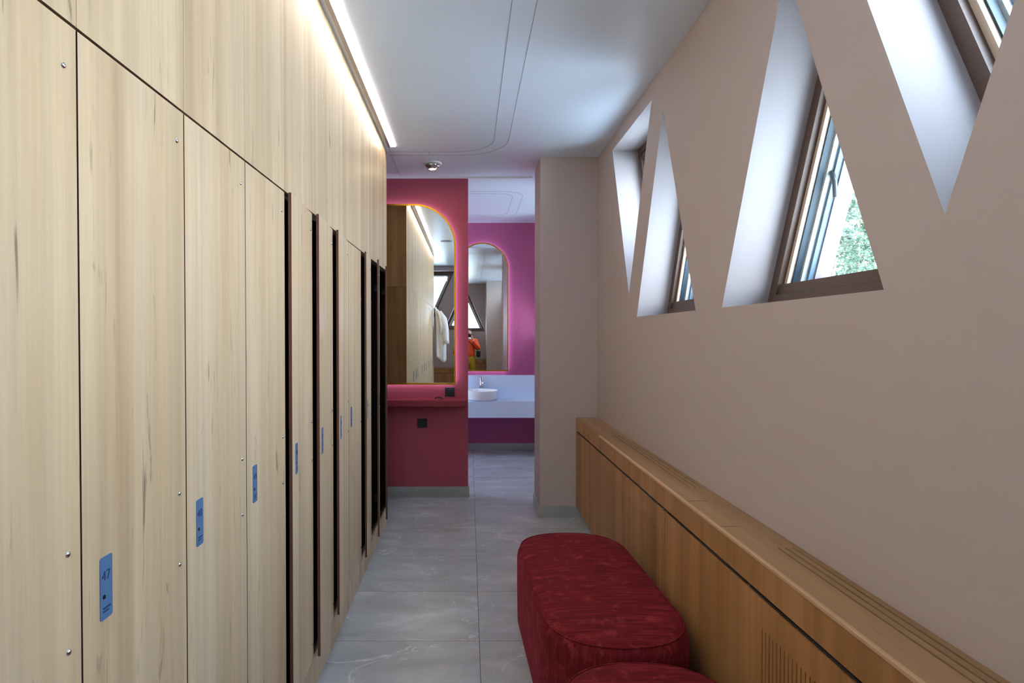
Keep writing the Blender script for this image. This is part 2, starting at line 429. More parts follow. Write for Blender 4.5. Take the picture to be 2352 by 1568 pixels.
# ceiling seams
def strip_path(mb, pts, w=0.003, z=CZ, t=0.0015):
    n = len(pts)
    L = []; R = []
    for i, p in enumerate(pts):
        a = Vector(pts[max(i - 1, 0)]); c = Vector(pts[min(i + 1, n - 1)]); d = (c - a).normalized(); q = Vector((-d.y, d.x))
        L.append(Vector(p) + q * w / 2); R.append(Vector(p) - q * w / 2)
    vs = [(p.x, p.y, z - t) for p in L] + [(p.x, p.y, z - t) for p in R] + [(p.x, p.y, z + 0.001) for p in L] + [(p.x, p.y, z + 0.001) for p in R]
    fs = []
    for i in range(n - 1):
        fs += [(i, i + 1, n + i + 1, n + i), (i, i + 1, 2 * n + i + 1, 2 * n + i), (n + i, n + i + 1, 3 * n + i + 1, 3 * n + i)]
    mb.add(vs, fs); return mb
def arc(cx, cy, r, a0, a1, n=14): return [(cx + r * math.cos(math.radians(a0 + (a1 - a0) * i / n)), cy + r * math.sin(math.radians(a0 + (a1 - a0) * i / n))) for i in range(n + 1)]
for x, y1, r in ((0.198, 5.06, 0.30), (0.313, 5.16, 0.40)):
    pts = [(x, -1.6)] + arc(x - r, y1 - r, r, 0, 90) + [(-0.683, y1)]
    struct(strip_path(MB(), pts), 'trim_%d' % (1 if x < 0.2 else 2), M['line'])
struct(strip_path(strip_path(MB(), [(-0.655, 4.93), (-0.655, 5.06)]), [(-0.658, 5.165), (-0.662, 5.86)]), 'trim_3', M['line'])
struct(strip_path(MB(), [(-0.335, 5.064), (-0.335, 5.156)]), 'trim_4', M['line'])
for x, y0, y1, r, n_ in ((0.485, 6.55, 7.72, 0.16, 5), (0.595, 6.45, 7.82, 0.24, 6)):
    pts = [(-1.2, y0)] + arc(x - r, y0 + r, r, -90, 0) + arc(x - r, y1 - r, r, 0, 90) + [(-1.2, y1)]
    struct(strip_path(MB(), pts), 'trim_%d' % n_, M['line'])
struct(MB().box(-2.6, 0.613, RED_Y - 0.02, RED_Y, CZ - 0.014, CZ), 'trim_7', M['white'])

# ------------------------------------------------------------------ triangular windows
def inset(tri, d):
    c = Vector((sum(p[0] for p in tri) / 3, sum(p[1] for p in tri) / 3)); ls = []
    for k in range(3):
        a, b = Vector(tri[k]), Vector(tri[(k + 1) % 3]); e = (b - a).normalized(); n = Vector((-e.y, e.x))
        if n.dot(c - a) < 0: n = -n
        ls.append((a + n * d, e))
    out = []
    for k in range(3):
        p, e = ls[(k + 2) % 3]; q, g = ls[k]
        den = e.x * g.y - e.y * g.x; t = ((q.x - p.x) * g.y - (q.y - p.y) * g.x) / den
        r = p + e * t; out.append((r.x, r.y))
    return out
def ring(tri, a, b, to3, d0, d1): return MB().prism([inset(tri, a), inset(tri, b)], to3, d0, d1)
def window(i, kind, tri, to3, D):
    """D: depth of the room face of the wall"""
    cu = sum(p[0] for p in tri) / 3; v0 = min(p[1] for p in tri)
    root = empty('window_%d' % i, to3(cu, v0, D + 0.2)); root['kind'] = 'structure'
    ring(tri, -0.002, 0.050, to3, D + 0.195, D + 0.262).build('frame', M['frame'], root)
    ring(tri, 0.046, 0.070, to3, D + 0.222, D + 0.268).build('sash', M['sash'], root)
    h_ = 0.092; cu_ = (tri[0][0] + tri[1][0]) / 2 if kind == 'up' else (tri[1][0] + tri[2][0]) / 2
    k_ = HB if kind == 'up' else 0.5; H_ = (APEX - SILL) if kind == 'up' else (VTOP - VAPEX); vb = SILL if kind == 'up' else VTOP; sg = 1 if kind == 'up' else -1
    w_ = lambda q: k_ * (1 - q / H_) - 0.045
    rp = [(cu_ - w_(0.012), vb + sg * 0.012), (cu_ + w_(0.012), vb + sg * 0.012), (cu_ + w_(h_), vb + sg * h_), (cu_ - w_(h_), vb + sg * h_)]
    MB().prism([rp], to3, D + 0.205, D + 0.275).build('rail', M['frame'], root)
    MB().prism([[(cu_ - w_(0.05), vb + sg * 0.049), (cu_ + w_(0.05), vb + sg * 0.049), (cu_ + w_(0.053), vb + sg * 0.052), (cu_ - w_(0.053), vb + sg * 0.052)]], to3, D + 0.2042, D + 0.21).build('rail_joint', M['dark'], root)
    ring(tri, 0.068, 0.076, to3, D + 0.240, D + 0.266).build('gasket', M['gasket'], root)
    ring(tri, 0.030, 0.086, to3, D + 0.268, D + 0.290).build('outer_frame', M['spacer'], root)
    MB().prism([inset(tri, 0.072)], to3, D + 0.250, D + 0.256).build('pane', M['glass'], root)
    ring(tri, 0.02, 0.098, to3, D + 0.290, D + 0.312).build('outer_bead', M['bead'], root)
    ring(tri, 0.0, 0.105, to3, D + 0.312, D + 0.375).build('outer_lining', M['outer'], root)
    # small hook handle half way up the slanting stile
    if kind == 'up':
        a, b = inset(tri, 0.08)[1], inset(tri, 0.08)[2]
        for t in (0.42,):
            u = a[0] + (b[0] - a[0]) * t; v = a[1] + (b[1] - a[1]) * t
            m = MB().tube([to3(u, v + 0.05, D + 0.285), to3(u - 0.035, v + 0.05, D + 0.284), to3(u - 0.055, v + 0.01, D + 0.282), to3(u - 0.060, v - 0.05, D + 0.282)], [0.010, 0.010, 0.009, 0.008], 8)
            m.build('handle', M['black'], root)
    return root
for i, (k, t) in enumerate(side_tris):
    window(i + 1, k, t, side3, RX)
for i, (k, t) in enumerate(back_tris):
    window(len(side_tris) + i + 1, k, t, back3, -BACK_Y)
wl_ = empty('window_%d' % (len(side_tris) + len(back_tris) + 1), (-2.8, 7.1, 2.05)); wl_['kind'] = 'structure'  # added window, out of view, lets extra daylight into the wash room
MB().prism([added_window, [(6.32, 2.12), (7.93, 2.12), (7.93, 2.78), (6.32, 2.78)]], left3, 2.78, 2.85).build('frame', M['frame'], wl_)
MB().prism([[(6.30, 2.1), (7.95, 2.1), (7.95, 2.8), (6.30, 2.8)]], left3, 2.81, 2.816).build('pane', M['glass'], wl_)
# sky portals guide the daylight through the openings (they add no light)
def portal(tri, to3, d, rot):
    us = [p[0] for p in tri]; vs = [p[1] for p in tri]
    L = bpy.data.lights.new('daylight_portal', 'AREA'); L.shape = 'RECTANGLE'
    L.size = max(us) - min(us); L.size_y = max(vs) - min(vs); L.cycles.is_portal = True
    o = bpy.data.objects.new('daylight_portal', L); COL.objects.link(o)
    o.location = to3((max(us) + min(us)) / 2, (max(vs) + min(vs)) / 2, d); o.rotation_euler = rot
for k, t in side_tris: portal(t, side3, OUT_X + 0.015, (math.pi / 2, 0, math.pi / 2))
portal(added_window, left3, 2.915, (math.pi / 2, 0, -math.pi / 2))
for k, t in back_tris: portal(t, back3, -BACK_Y + 0.375, (math.pi / 2, 0, 0))

# ------------------------------------------------------------------ lockers
DZ0, DZ1 = 0.160, 2.105
DW = PITCH_L - 0.005
FACE = 0.012
def text_mesh(body, size):
    cu = bpy.data.curves.new('t', 'FONT'); cu.body = body; cu.size = size; cu.extrude = 0.0003; cu.align_x = 'CENTER'; cu.align_y = 'CENTER'; cu.space_character = 1.05
    o = bpy.data.objects.new('t', cu); COL.objects.link(o)
    dg = bpy.context.evaluated_depsgraph_get()
    me = bpy.data.meshes.new_from_object(o.evaluated_get(dg)); bpy.data.objects.remove(o); bpy.data.curves.remove(cu)
    me.transform(Matrix(((0, 0, 1, 0), (1, 0, 0, 0), (0, 1, 0, 0), (0, 0, 0, 1))))
    return me
def door_mesh():
    mb = MB()
    bm = bmesh.new(); bmesh.ops.create_cube(bm, size=1)
    for v in bm.verts: v.co = (-FACE / 2 + v.co.x * FACE, -DW / 2 + v.co.y * DW, (DZ1 - DZ0) / 2 + v.co.z * (DZ1 - DZ0))
    vs = [v.co[:] for v in bm.verts]
    for f in bm.faces: mb.add([v.co[:] for v in f.verts], [[0, 1, 2, 3]], 0 if abs(f.normal.x) > 0.5 else 1)
    bm.free(); return mb
def make_locker():
    root = empty('locker', (LX, 0, 0))
    t = 0.016; x1, x0 = -0.016, -0.52
    c = MB().box(x0, x1, 0.0005, t, DZ0, DZ1).box(x0, x1, PITCH_L - t, PITCH_L - 0.0005, DZ0, DZ1).box(x0, x0 + t, t, PITCH_L - t, DZ0, DZ1)
    c.box(x0 + t, x1, t, PITCH_L - t, DZ0, DZ0 + t).box(x0 + t, x1, t, PITCH_L - t, DZ1 - t, DZ1)
    c.build('carcass', M['black_in'], root, local=True)
    MB().cyl((-0.09, t, 1.10), (-0.09, PITCH_L - t, 1.10), 0.006, n=10).build('hanging_rail', M['chrome'], root, local=True)
    MB().box(x0 + t, -0.06, t, PITCH_L - t, 1.82, 1.836).build('hat_shelf', M['black_in'], root, local=True)
    door = door_mesh().build('door', [M['oak'], M['edge']], root, local=True)
    door.location = (0, PITCH_L - 0.0025, DZ0)
    # plate
    y0 = -DW + 0.049; z0, z1 = 1.043 - DZ0, 1.161 - DZ0; w = 0.038
    pl = MB(); r = 0.005; pts = []
    for cx, cz, a in ((y0 + w - r, z1 - r, 0), (y0 + r, z1 - r, 90), (y0 + r, z0 + r, 180), (y0 + w - r, z0 + r, 270)):
        for k in range(5): pts.append((cx + r * math.cos(math.radians(a + k * 22.5)), cz + r * math.sin(math.radians(a + k * 22.5))))
    pl.prism([pts], lambda u, v, d: (d, u, v), 0.0, 0.0015)
    pl.build('number_plate', M['plate'], door, local=True)
    MB().cyl((0.0016, y0 + 0.011, 1.086 - DZ0), (0.0026, y0 + 0.011, 1.086 - DZ0), 0.0042, n=18, smooth=False).build('key_hole', M['dark'], door, local=True)
    MB().box(0.0015, 0.0019, y0 + 0.008, y0 + 0.031, 1.0625 - DZ0, 1.0660 - DZ0).box(0.0015, 0.0019, y0 + 0.008, y0 + 0.026, 1.0565 - DZ0, 1.0595 - DZ0).build('small_print', M['engraved'], door, local=True)
    for z in (2.03, 1.202, 1.034, 0.235):
        s = MB().lathe([(0.0058, 0), (0.0056, 0.0015), (0.0042, 0.003), (0.002, 0.0038), (0.0001, 0.004)], (0, 0, 0), 14).build('screw', M['chrome'], door, local=True)
        s.rotation_euler = (0, math.pi / 2, 0); s.location = (0, -0.034, z - DZ0)
    for z in (1.93, 0.34):
        s = MB().box(-0.040, -0.0125, -0.058, -0.02, -0.02, 0.02).cyl((-0.03, -0.028, -0.026), (-0.03, -0.028, 0.026), 0.006, n=8).build('hinge', M['hinge'], door, local=True)
        s.location = (0, 0, z - DZ0)
    return root, door, y0
OPEN = {3: 3.6, 4: 4.2, 5: 4.2, 7: 5.0, 8: 8.0, 9: 8.5}
proto, pdoor, py0 = make_locker()
numbers = []
for k in range(-3, 10):
    r = proto if k == -3 else copy_tree(proto)
    r.location = (LX, W0 + k * PITCH_L, 0)
    dr = [c for c in r.children if c.name.startswith('door')][0]
    if k in OPEN: dr.rotation_euler = (0, 0, math.radians(OPEN[k]))
    num = 47 + k
    lab = {-3: 'pale oak locker beside the bathrobe, closest to the end wall with windows', -2: 'closed pale oak locker two doors before locker numbered 47',
           -1: 'closed pale oak locker next before the one with plate 47', 0: 'closed pale oak locker with blue plate numbered 47', 1: 'closed pale oak locker with blue plate numbered 48',
           2: 'closed pale oak locker between locker 48 and the first ajar door', 3: 'first ajar pale oak locker counted from number 48', 4: 'second ajar pale oak locker counted from number 48',
           5: 'third ajar pale oak locker, just before the lone closed door', 6: 'closed pale oak locker standing between ajar lockers', 7: 'ajar pale oak locker just after the lone closed door',
           8: 'ajar pale oak locker second from the red wall, black inside showing', 9: 'ajar pale oak locker at the end of the row by the red wall'}[k]
    tag(r, lab, 'locker', 'oak lockers in a row')
    numbers.append((str(num), dr))
for t_, dr in numbers:
    nm = link('number', text_mesh(t_, 0.026), dr); nm.data.materials.append(M['engraved'])
    nm.location = (0.0017, py0 + 0.018, 1.124 - DZ0)
# wood panels above the locker doors, one per locker
def panel_mesh():
    return MB().box(-0.018, 0, 0.0008, PITCH_L - 0.0008, DZ1 + 0.006, CZ - 0.004)
pm = panel_mesh().build('wall_panel', M['oak'], None)
pm.location = (LX, W0 - 3 * PITCH_L, 0)
for k in range(-3, 10):
    p = pm if k == -3 else pm.copy()
    if k != -3: COL.objects.link(p)
    p.location = (LX, W0 + k * PITCH_L, 0)
    where = {0: 'the locker numbered 47', 1: 'the locker numbered 48', 2: 'the locker just after number 48', 3: 'the first ajar locker', 4: 'the second ajar locker', 5: 'the third ajar locker', 6: 'the closed locker among the ajar ones', 7: 'the fourth ajar locker', 8: 'the fifth ajar locker', 9: 'the last ajar locker, beside the red wall', -1: 'the closed locker just before number 47', -2: 'the locker two doors before number 47', -3: 'the locker with the hanging bathrobe'}[k]
    p.name = 'oak_panel'
    tag(p, 'pale oak panel reaching the ceiling above ' + where, 'panel', 'oak panels above the lockers')
Y0L = W0 - 3 * PITCH_L
pl = MB().box(LX - 0.30, LX - 0.006, Y0L, LK_END + 0.016, 0, DZ0 - 0.004).build('plinth_board', M['oak'])
tag(pl, 'long pale oak plinth board under the row of lockers', 'plinth')
bk = MB().box(-1.22, LX - 0.022, Y0L, LK_END, DZ1 + 0.004, CZ - 0.002).build('trim_8', M['black_in']); bk['kind'] = 'structure'
e = empty('end_panel', (LX - 0.26, LK_END + 0.01, 0))
MB().box(LX - 0.56, LX, LK_END + 0.001, LK_END + 0.02, DZ0 - 0.004, DZ1).build('lower_panel', M['oak_end'], e)
MB().box(LX - 0.56, LX, LK_END + 0.001, LK_END + 0.02, DZ1 + 0.004, CZ - 0.003).build('upper_panel', M['oak_end'], e)
tag(e, 'shade-toned oak end panel closing the locker row, facing the red wall', 'panel')
e = empty('end_panel', (LX - 0.26, Y0L - 0.01, 0))
MB().box(LX - 0.56, LX, Y0L - 0.02, Y0L - 0.001, 0, DZ1).build('lower_panel', M['oak_end'], e)
MB().box(LX - 0.56, LX, Y0L - 0.02, Y0L - 0.001, DZ1 + 0.004, CZ - 0.003).build('upper_panel', M['oak_end'], e)
tag(e, 'oak end panel at the bathrobe end of the locker row', 'panel')

# ------------------------------------------------------------------ LED strip, spot, ceiling disc
led = empty('linear_light', (-0.615, 2.4, CZ))
MB().box(-0.634, -0.596, -0.10, 4.91, CZ - 0.006, CZ - 0.0005).build('diffuser', M['led'], led)
MB().box(-0.658, -0.635, -0.10, 4.915, CZ - 0.010, CZ - 0.0005).box(-0.635, -0.595, 4.9105, 4.915, CZ - 0.008, CZ - 0.0005).build('profile', M['alu'], led)
tag(led, 'long glowing linear ceiling light running along the oak lockers', 'ceiling light')
sp = empty('ceiling_spotlight', (-0.325, 5.40, CZ))
MB().lathe([(0.0001, 0), (0.084, 0), (0.084, -0.006), (0.078, -0.012), (0.062, -0.012), (0.060, -0.010)], (-0.325, 5.40, CZ)).build('ring', M['white'], sp)
MB().lathe([(0.062, -0.010), (0.066, -0.020), (0.062, -0.032), (0.052, -0.040), (0.046, -0.040), (0.044, -0.052), (0.036, -0.056), (0.032, -0.050)], (-0.325, 5.40, CZ)).build('reflector', M['chrome'], sp)
MB().lathe([(0.032, -0.050), (0.024, -0.054), (0.0001, -0.056)], (-0.325, 5.40, CZ)).build('bulb', M['bulb'], sp)
tag(sp, 'round chrome ceiling spotlight glowing warm before the red wall', 'spotlight')
vd = MB().lathe([(0.0001, -0.010), (0.06, -0.012), (0.085, -0.008), (0.095, -0.0005)], (-0.367, 1.77, CZ)).build('ceiling_vent', M['alu'])
tag(vd, 'round grey ceiling disc seen in the large mirror above the corridor', 'vent')

# ------------------------------------------------------------------ mirrors
def mirror(name, outline, Y, label, inner_off=0.016):
    root = empty(name, (sum(p[0] for p in outline) / len(outline), Y, min(p[1] for p in outline)))
    def off(d):
        n = len(outline); out = []
        for i in range(n):
            a, b, c = Vector(outline[i - 1]), Vector(outline[i]), Vector(outline[(i + 1) % n])
            e1 = (b - a).normalized(); e2 = (c - b).normalized(); n1 = Vector((-e1.y, e1.x)); n2 = Vector((-e2.y, e2.x)); m = (n1 + n2)
            m = m / max(0.3, m.dot(n1) if m.length else 1)
            out.append(tuple(b + m * d))
        return out
    to3 = lambda u, v, d: (u, d, v)
    MB().prism([outline, off(inner_off)], to3, Y - 0.062, Y - 0.034).build('frame', M['gold'], root)
    MB().prism([off(inner_off - 0.002)], to3, Y - 0.056, Y - 0.038).build('glass', M['mirror'], root)
    MB().prism([off(0.024), off(0.034)], to3, Y - 0.0325, Y - 0.020).build('halo_light', M['halo'], root)
    MB().prism([off(0.036)], to3, Y - 0.0335, Y - 0.0005).build('mount', M['white'], root)
    tag(root, label, 'mirror'); return root
def arcpts(cx, cz, r, a0, a1, n): return [(cx + r * math.cos(math.radians(a0 + (a1 - a0) * i / n)), cz + r * math.sin(math.radians(a0 + (a1 - a0) * i / n))) for i in range(n + 1)]
MX1, MX0, MZ0, MZ1, MR = -0.127, -1.23, 1.100, 2.836, 0.40
o1 = [(MX0, MZ0), (MX1, MZ0)] + arcpts(MX1 - MR, MZ1 - MR, MR, 0, 90, 24) + arcpts(MX0 + MR, MZ1 - MR, MR, 90, 180, 24)
mirror('wall_mirror', o1, RED_Y, 'large gold-framed backlit mirror on the maroon wall above the red shelf')
ax, ar = 0.184, 0.352
o2 = [(ax - ar, 1.087), (ax + ar, 1.087)] + arcpts(ax, 2.832 - ar, ar, 0, 180, 40)
mirror('arched_mirror', o2, FAR_Y, 'arched gold-framed mirror above the white wash basin')

# ------------------------------------------------------------------ red shelf, sockets, small item
sh = MB().box(-1.4, -0.035, 5.67, RED_Y, 0.905, 0.961).build('wall_shelf', M['red_shelf']); bevel(sh, 0.003)
tag(sh, 'maroon wall shelf under the large mirror', 'shelf')
def socket(x, z, label):
    r = empty('power_socket', (x, RED_Y, z))
    f = MB().box(x - 0.046, x + 0.046, RED_Y - 0.009, RED_Y - 0.0005, z - 0.045, z + 0.045, bev=0.003).build('cover_frame', M['black'], r)
    MB().box(x - 0.029, x + 0.029, RED_Y - 0.0115, RED_Y - 0.0085, z - 0.029, z + 0.029, bev=0.002).build('insert', M['black'], r)
    for s in (-1, 1): MB().cyl((x + s * 0.0095, RED_Y - 0.0113, z), (x + s * 0.0095, RED_Y - 0.0122, z), 0.003, n=10).build('pin_hole', M['dark'], r)
    tag(r, label, 'socket', 'black sockets on the maroon wall')
socket(-0.187, 1.024, 'black socket above the red shelf, under the mirror corner')
socket(-0.455, 0.720, 'black socket on the maroon wall below the red shelf')
r = empty('hair_clip', (-0.29, 5.76, 0.961))
MB().tube([(-0.325 + 0.035 * (1 - math.cos(math.radians(a))), 5.76, 0.9665 + 0.017 * math.sin(math.radians(a))) for a in range(0, 181, 15)], 0.005, 8).build('band', M['black'], r)
MB().cyl((-0.283, 5.752, 0.9612), (-0.283, 5.752, 0.972), 0.008, n=14).build('end_cap', M['chrome'], r)
tag(r, 'small dark item with a silver end lying on the red shelf', 'small item')

# ------------------------------------------------------------------ wash stand
v = empty('wash_counter', (0.3, 8.0, 0.511))
MB().box(-0.9, RX - 0.003, 7.77, FAR_Y - 0.001, 0.69, 0.724).build('worktop', M['quartz'], v)
MB().box(-0.9, RX - 0.003, 7.77, 7.80, 0.511, 0.6899).build('apron', M['quartz'], v)
MB().box(-0.9, RX - 0.003, FAR_Y - 0.022, FAR_Y - 0.001, 0.7245, 1.033).build('splashback', M['quartz'], v)
tag(v, 'white quartz wash counter with splashback in the plum room', 'counter')
bc = (0.175, 7.968, 0.7245)
b_ = empty('wash_basin', bc)
MB().lathe([(0.0001, 0), (0.17, 0), (0.196, 0.008), (0.203, 0.03), (0.207, 0.10), (0.212, 0.122), (0.211, 0.128), (0.208, 0.126), (0.196, 0.10), (0.18, 0.045), (0.10, 0.025), (0.0001, 0.022)], bc, 48).build('bowl', M['ceramic'], b_)
MB().cyl((bc[0] - 0.09, bc[1] - 0.06, bc[2] + 0.127), (bc[0] - 0.09, bc[1] - 0.06, bc[2] + 0.139), 0.035, 0.033, n=20).build('overflow_cap', M['ceramic'], b_)
MB().lathe([(0.0001, 0.001), (0.175, 0.001), (0.175, -0.0), (0.185, -0.0004)], bc, 40)
tag(b_, 'round white ceramic wash basin standing on the quartz counter', 'basin')
fx, fy = 0.168, 8.2045
f_ = empty('basin_tap', (fx, fy, 0.7245))
MB().cyl((fx, fy, 0.7245), (fx, fy, 1.0), 0.0225, 0.0215, n=24).build('body', M['chrome'], f_)
MB().tube([(fx + 0.006, fy - 0.015, 0.955), (fx + 0.008, fy - 0.06, 0.965), (fx + 0.012, fy - 0.11, 0.955), (fx + 0.014, fy - 0.13, 0.93), (fx + 0.014, fy - 0.132, 0.905)], [0.013, 0.013, 0.012, 0.011, 0.011], 12).build('spout', M['chrome'], f_)
MB().box(fx - 0.012, fx + 0.012, fy - 0.05, fy + 0.020, 1.001, 1.011, bev=0.003).build('lever', M['chrome'], f_)
tag(f_, 'tall chrome tap behind the round wash basin', 'tap')

# ------------------------------------------------------------------ wooden radiator cover along the window wall
BX, BZ, BY0, BY1 = 0.925, 0.866, -0.62, 5.19
cover = empty('radiator_cover', (1.0, 2.3, 0.0))
tb = MB(); holes = []
def slot(u0, u1, x, w=0.006): return [(x - w / 2, u0), (x + w / 2, u0), (x + w / 2, u1), (x - w / 2, u1)]
for y0, y1 in ((2.80, 4.27), (0.3, 2.004)):
    for x in (1.032, 1.058, 1.083): holes.append(slot(y0, y1, x))
tb.prism([[(BX, BY0), (RX - 0.002, BY0), (RX - 0.002, BY1), (BX, BY1)]] + holes, lambda u, v, d: (u, v, d), BZ, BZ - 0.02)
# shallow joint lines of the lift-out lid
top = tb.build('top_board', M['walnut_top'], cover)
MB().box(BX + 0.004, 1.018, 2.571, 2.5735, BZ, BZ + 0.0006).box(BX + 0.004, 1.0, 2.229, 2.2315, BZ, BZ + 0.0006).build('lid_joint', M['edge'], top)
MB().box(BX - 0.004, BX + 0.009, BY0, 4.27, BZ - 0.012, BZ + 0.0015, bev=0.002).build('edge_strip', M['edge_light'], cover)
MB().box(BX - 0.001, BX + 0.018, BY0, BY1, 0.760, BZ - 0.0125).build('fascia', M['walnut'], cover)
MB().box(BX + 0.012, BX + 0.03, BY0, BY1, 0.735, 0.757).build('shadow_gap', M['gap_shade'], cover)  # dark strip fills the gap in place of its shade
def grooved(y0, y1, g0, g1, z0, z1, ga, gb, x, gap_top):
    """front panel with vertical grooves from g0 to g1"""
    mb = MB(); p = 0.0222; gw = 0.006; holes = []
    n = int((g1 - g0) / p)
    for k in range(n + 1):
        y = g0 + k * p; holes.append([(y, ga), (y + gw, ga), (y + gw, gb), (y, gb)])
    mb.prism([[(y0, z0), (y1, z0), (y1, z1), (y0, z1)]] + holes, lambda u, v, d: (d, u, v), x, x + 0.018)
    return mb
FZ0 = 0.10
def panel(mb, name='front_panel'):
    return mb.build(name, M['walnut'], cover)
fp1 = panel(grooved(2.842, BY1, 2.92, 4.15, FZ0, 0.744, 0.20, 0.645, BX, 0))
fp2 = panel(MB().box(BX + 0.003, BX + 0.021, 1.985, 2.838, FZ0, 0.742))
fp3 = panel(grooved(BY0, 1.981, 0.62, 1.90, FZ0, 0.740, 0.20, 0.650, BX, 0))
MB().box(BX + 0.030, BX + 0.036, BY0, BY1, FZ0, 0.735).build('inner_lining', M['black_in'], cover)
MB().box(BX + 0.05, RX - 0.002, BY0, BY1, 0.0, 0.0985).build('plinth', M['skirting'], cover)
MB().box(BX - 0.002, BX + 0.016, 2.839, 2.868, 0.7485, 0.7545).build('catch', M['chrome'], cover)
# dark wedge painting the shade of a gap that widens towards each joint
for a, b in ((2.87, 5.15), (2.0, 2.80), (0.2, 1.975)):
    MB().add([(BX + 0.001, a, 0.7485), (BX + 0.001, b, 0.7485), (BX + 0.001, b, 0.7515), (BX + 0.001, a, 0.7565), (BX + 0.012, a, 0.7485), (BX + 0.012, b, 0.7485), (BX + 0.012, b, 0.7515), (BX + 0.012, a, 0.7565)],
             [(0, 1, 2, 3), (4, 5, 6, 7), (0, 1, 5, 4), (3, 2, 6, 7), (0, 3, 7, 4), (1, 2, 6, 5)]).build('gap_shade_wedge', M['gap_shade'], cover)
tag(cover, 'long oiled oak radiator cover under the triangular windows', 'radiator cover')
c2 = empty('radiator_cover', (-0.3, -1.6, 0.0))
MB().box(-1.8, 0.497, BACK_Y + 0.002, BACK_Y + 0.19, BZ - 0.02, BZ).build('top_board', M['walnut_top'], c2)
MB().box(-1.8, 0.497, BACK_Y + 0.17, BACK_Y + 0.188, 0.757, BZ - 0.0205).build('fascia', M['walnut'], c2)
MB().box(-1.8, 0.497, BACK_Y + 0.15, BACK_Y + 0.17, 0.735, 0.757).build('shadow_gap', M['gap_shade'], c2)  # same dark fill for the shade of this gap
MB().box(-1.8, 0.497, BACK_Y + 0.17, BACK_Y + 0.188, 0.0, 0.748).build('front_panel', M['walnut'], c2)
tag(c2, 'oak radiator cover on the end wall, seen only in the mirrors', 'radiator cover')

# ------------------------------------------------------------------ ottomans
def ottoman(y0, y1, xc, w, h, label, rz=0.0):
    root = empty('ottoman', (xc, (y0 + y1) / 2, 0), rz)
    a = w / 2; L = (y1 - y0) / 2; N = 96; ex = 2.35; rl = a * 1.02
    def outline(off):
        pts = []
        for k in range(N):
            t = 2 * math.pi * k / N; c, s = math.cos(t), math.sin(t)
            x = (a - off) * math.copysign(abs(c) ** (2 / ex), c)
            y = math.copysign(abs(s) ** (2 / ex), s) * (rl - off)
            y += math.copysign(L - rl, s) if abs(s) > 1e-6 else 0
            pts.append((x, y))
        return pts
    prof = [(0.012, 0.012), (0.004, 0.02), (0.002, 0.06), (0.0, 0.2), (0.0, h - 0.06), (0.004, h - 0.035), (0.012, h - 0.017), (0.024, h - 0.006), (0.040, h), (0.10, h + 0.004), (0.2, h + 0.006), (a * 0.97, h + 0.007)]
    vs = []; fs = []
    for off, z in prof:
        vs += [(x, y, z) for x, y in outline(min(off, a * 0.985))]
    for i in range(len(prof) - 1):
        for k in range(N):
            j = (k + 1) % N; fs.append((i * N + k, i * N + j, (i + 1) * N + j, (i + 1) * N + k))
    mb = MB().add(vs, fs, 0, True)
    mb.add([vs[k] for k in range(N)], [list(range(N))], 0); mb.add([vs[(len(prof) - 1) * N + k] for k in range(N)], [list(range(N))], 0, True)
    mb.build('body', M['velvet'], root, local=True)
    ol = outline(0.017)
    mb = MB(); mb.tube([(x, y, h - 0.008) for x, y in ol + [ol[0]]], 0.0032, 6); mb.build('piping', M['velvet'], root, local=True)
    base = MB()
    bo = outline(0.05); base.prism([bo], lambda u, v, d: (u, v, d), 0.0, 0.0118); base.build('foot_plinth', M['black'], root, local=True)
    tag(root, label, 'ottoman', 'burgundy velvet ottomans')
    return root
ottoman(2.205, 3.54, 0.578, 0.605, 0.423, 'burgundy velvet ottoman shown whole, with grey floor and pillar beyond it', math.radians(2.0))
ottoman(0.80, 2.135, 0.580, 0.605, 0.423, 'burgundy velvet ottoman cut off by the picture edge, only its end showing')

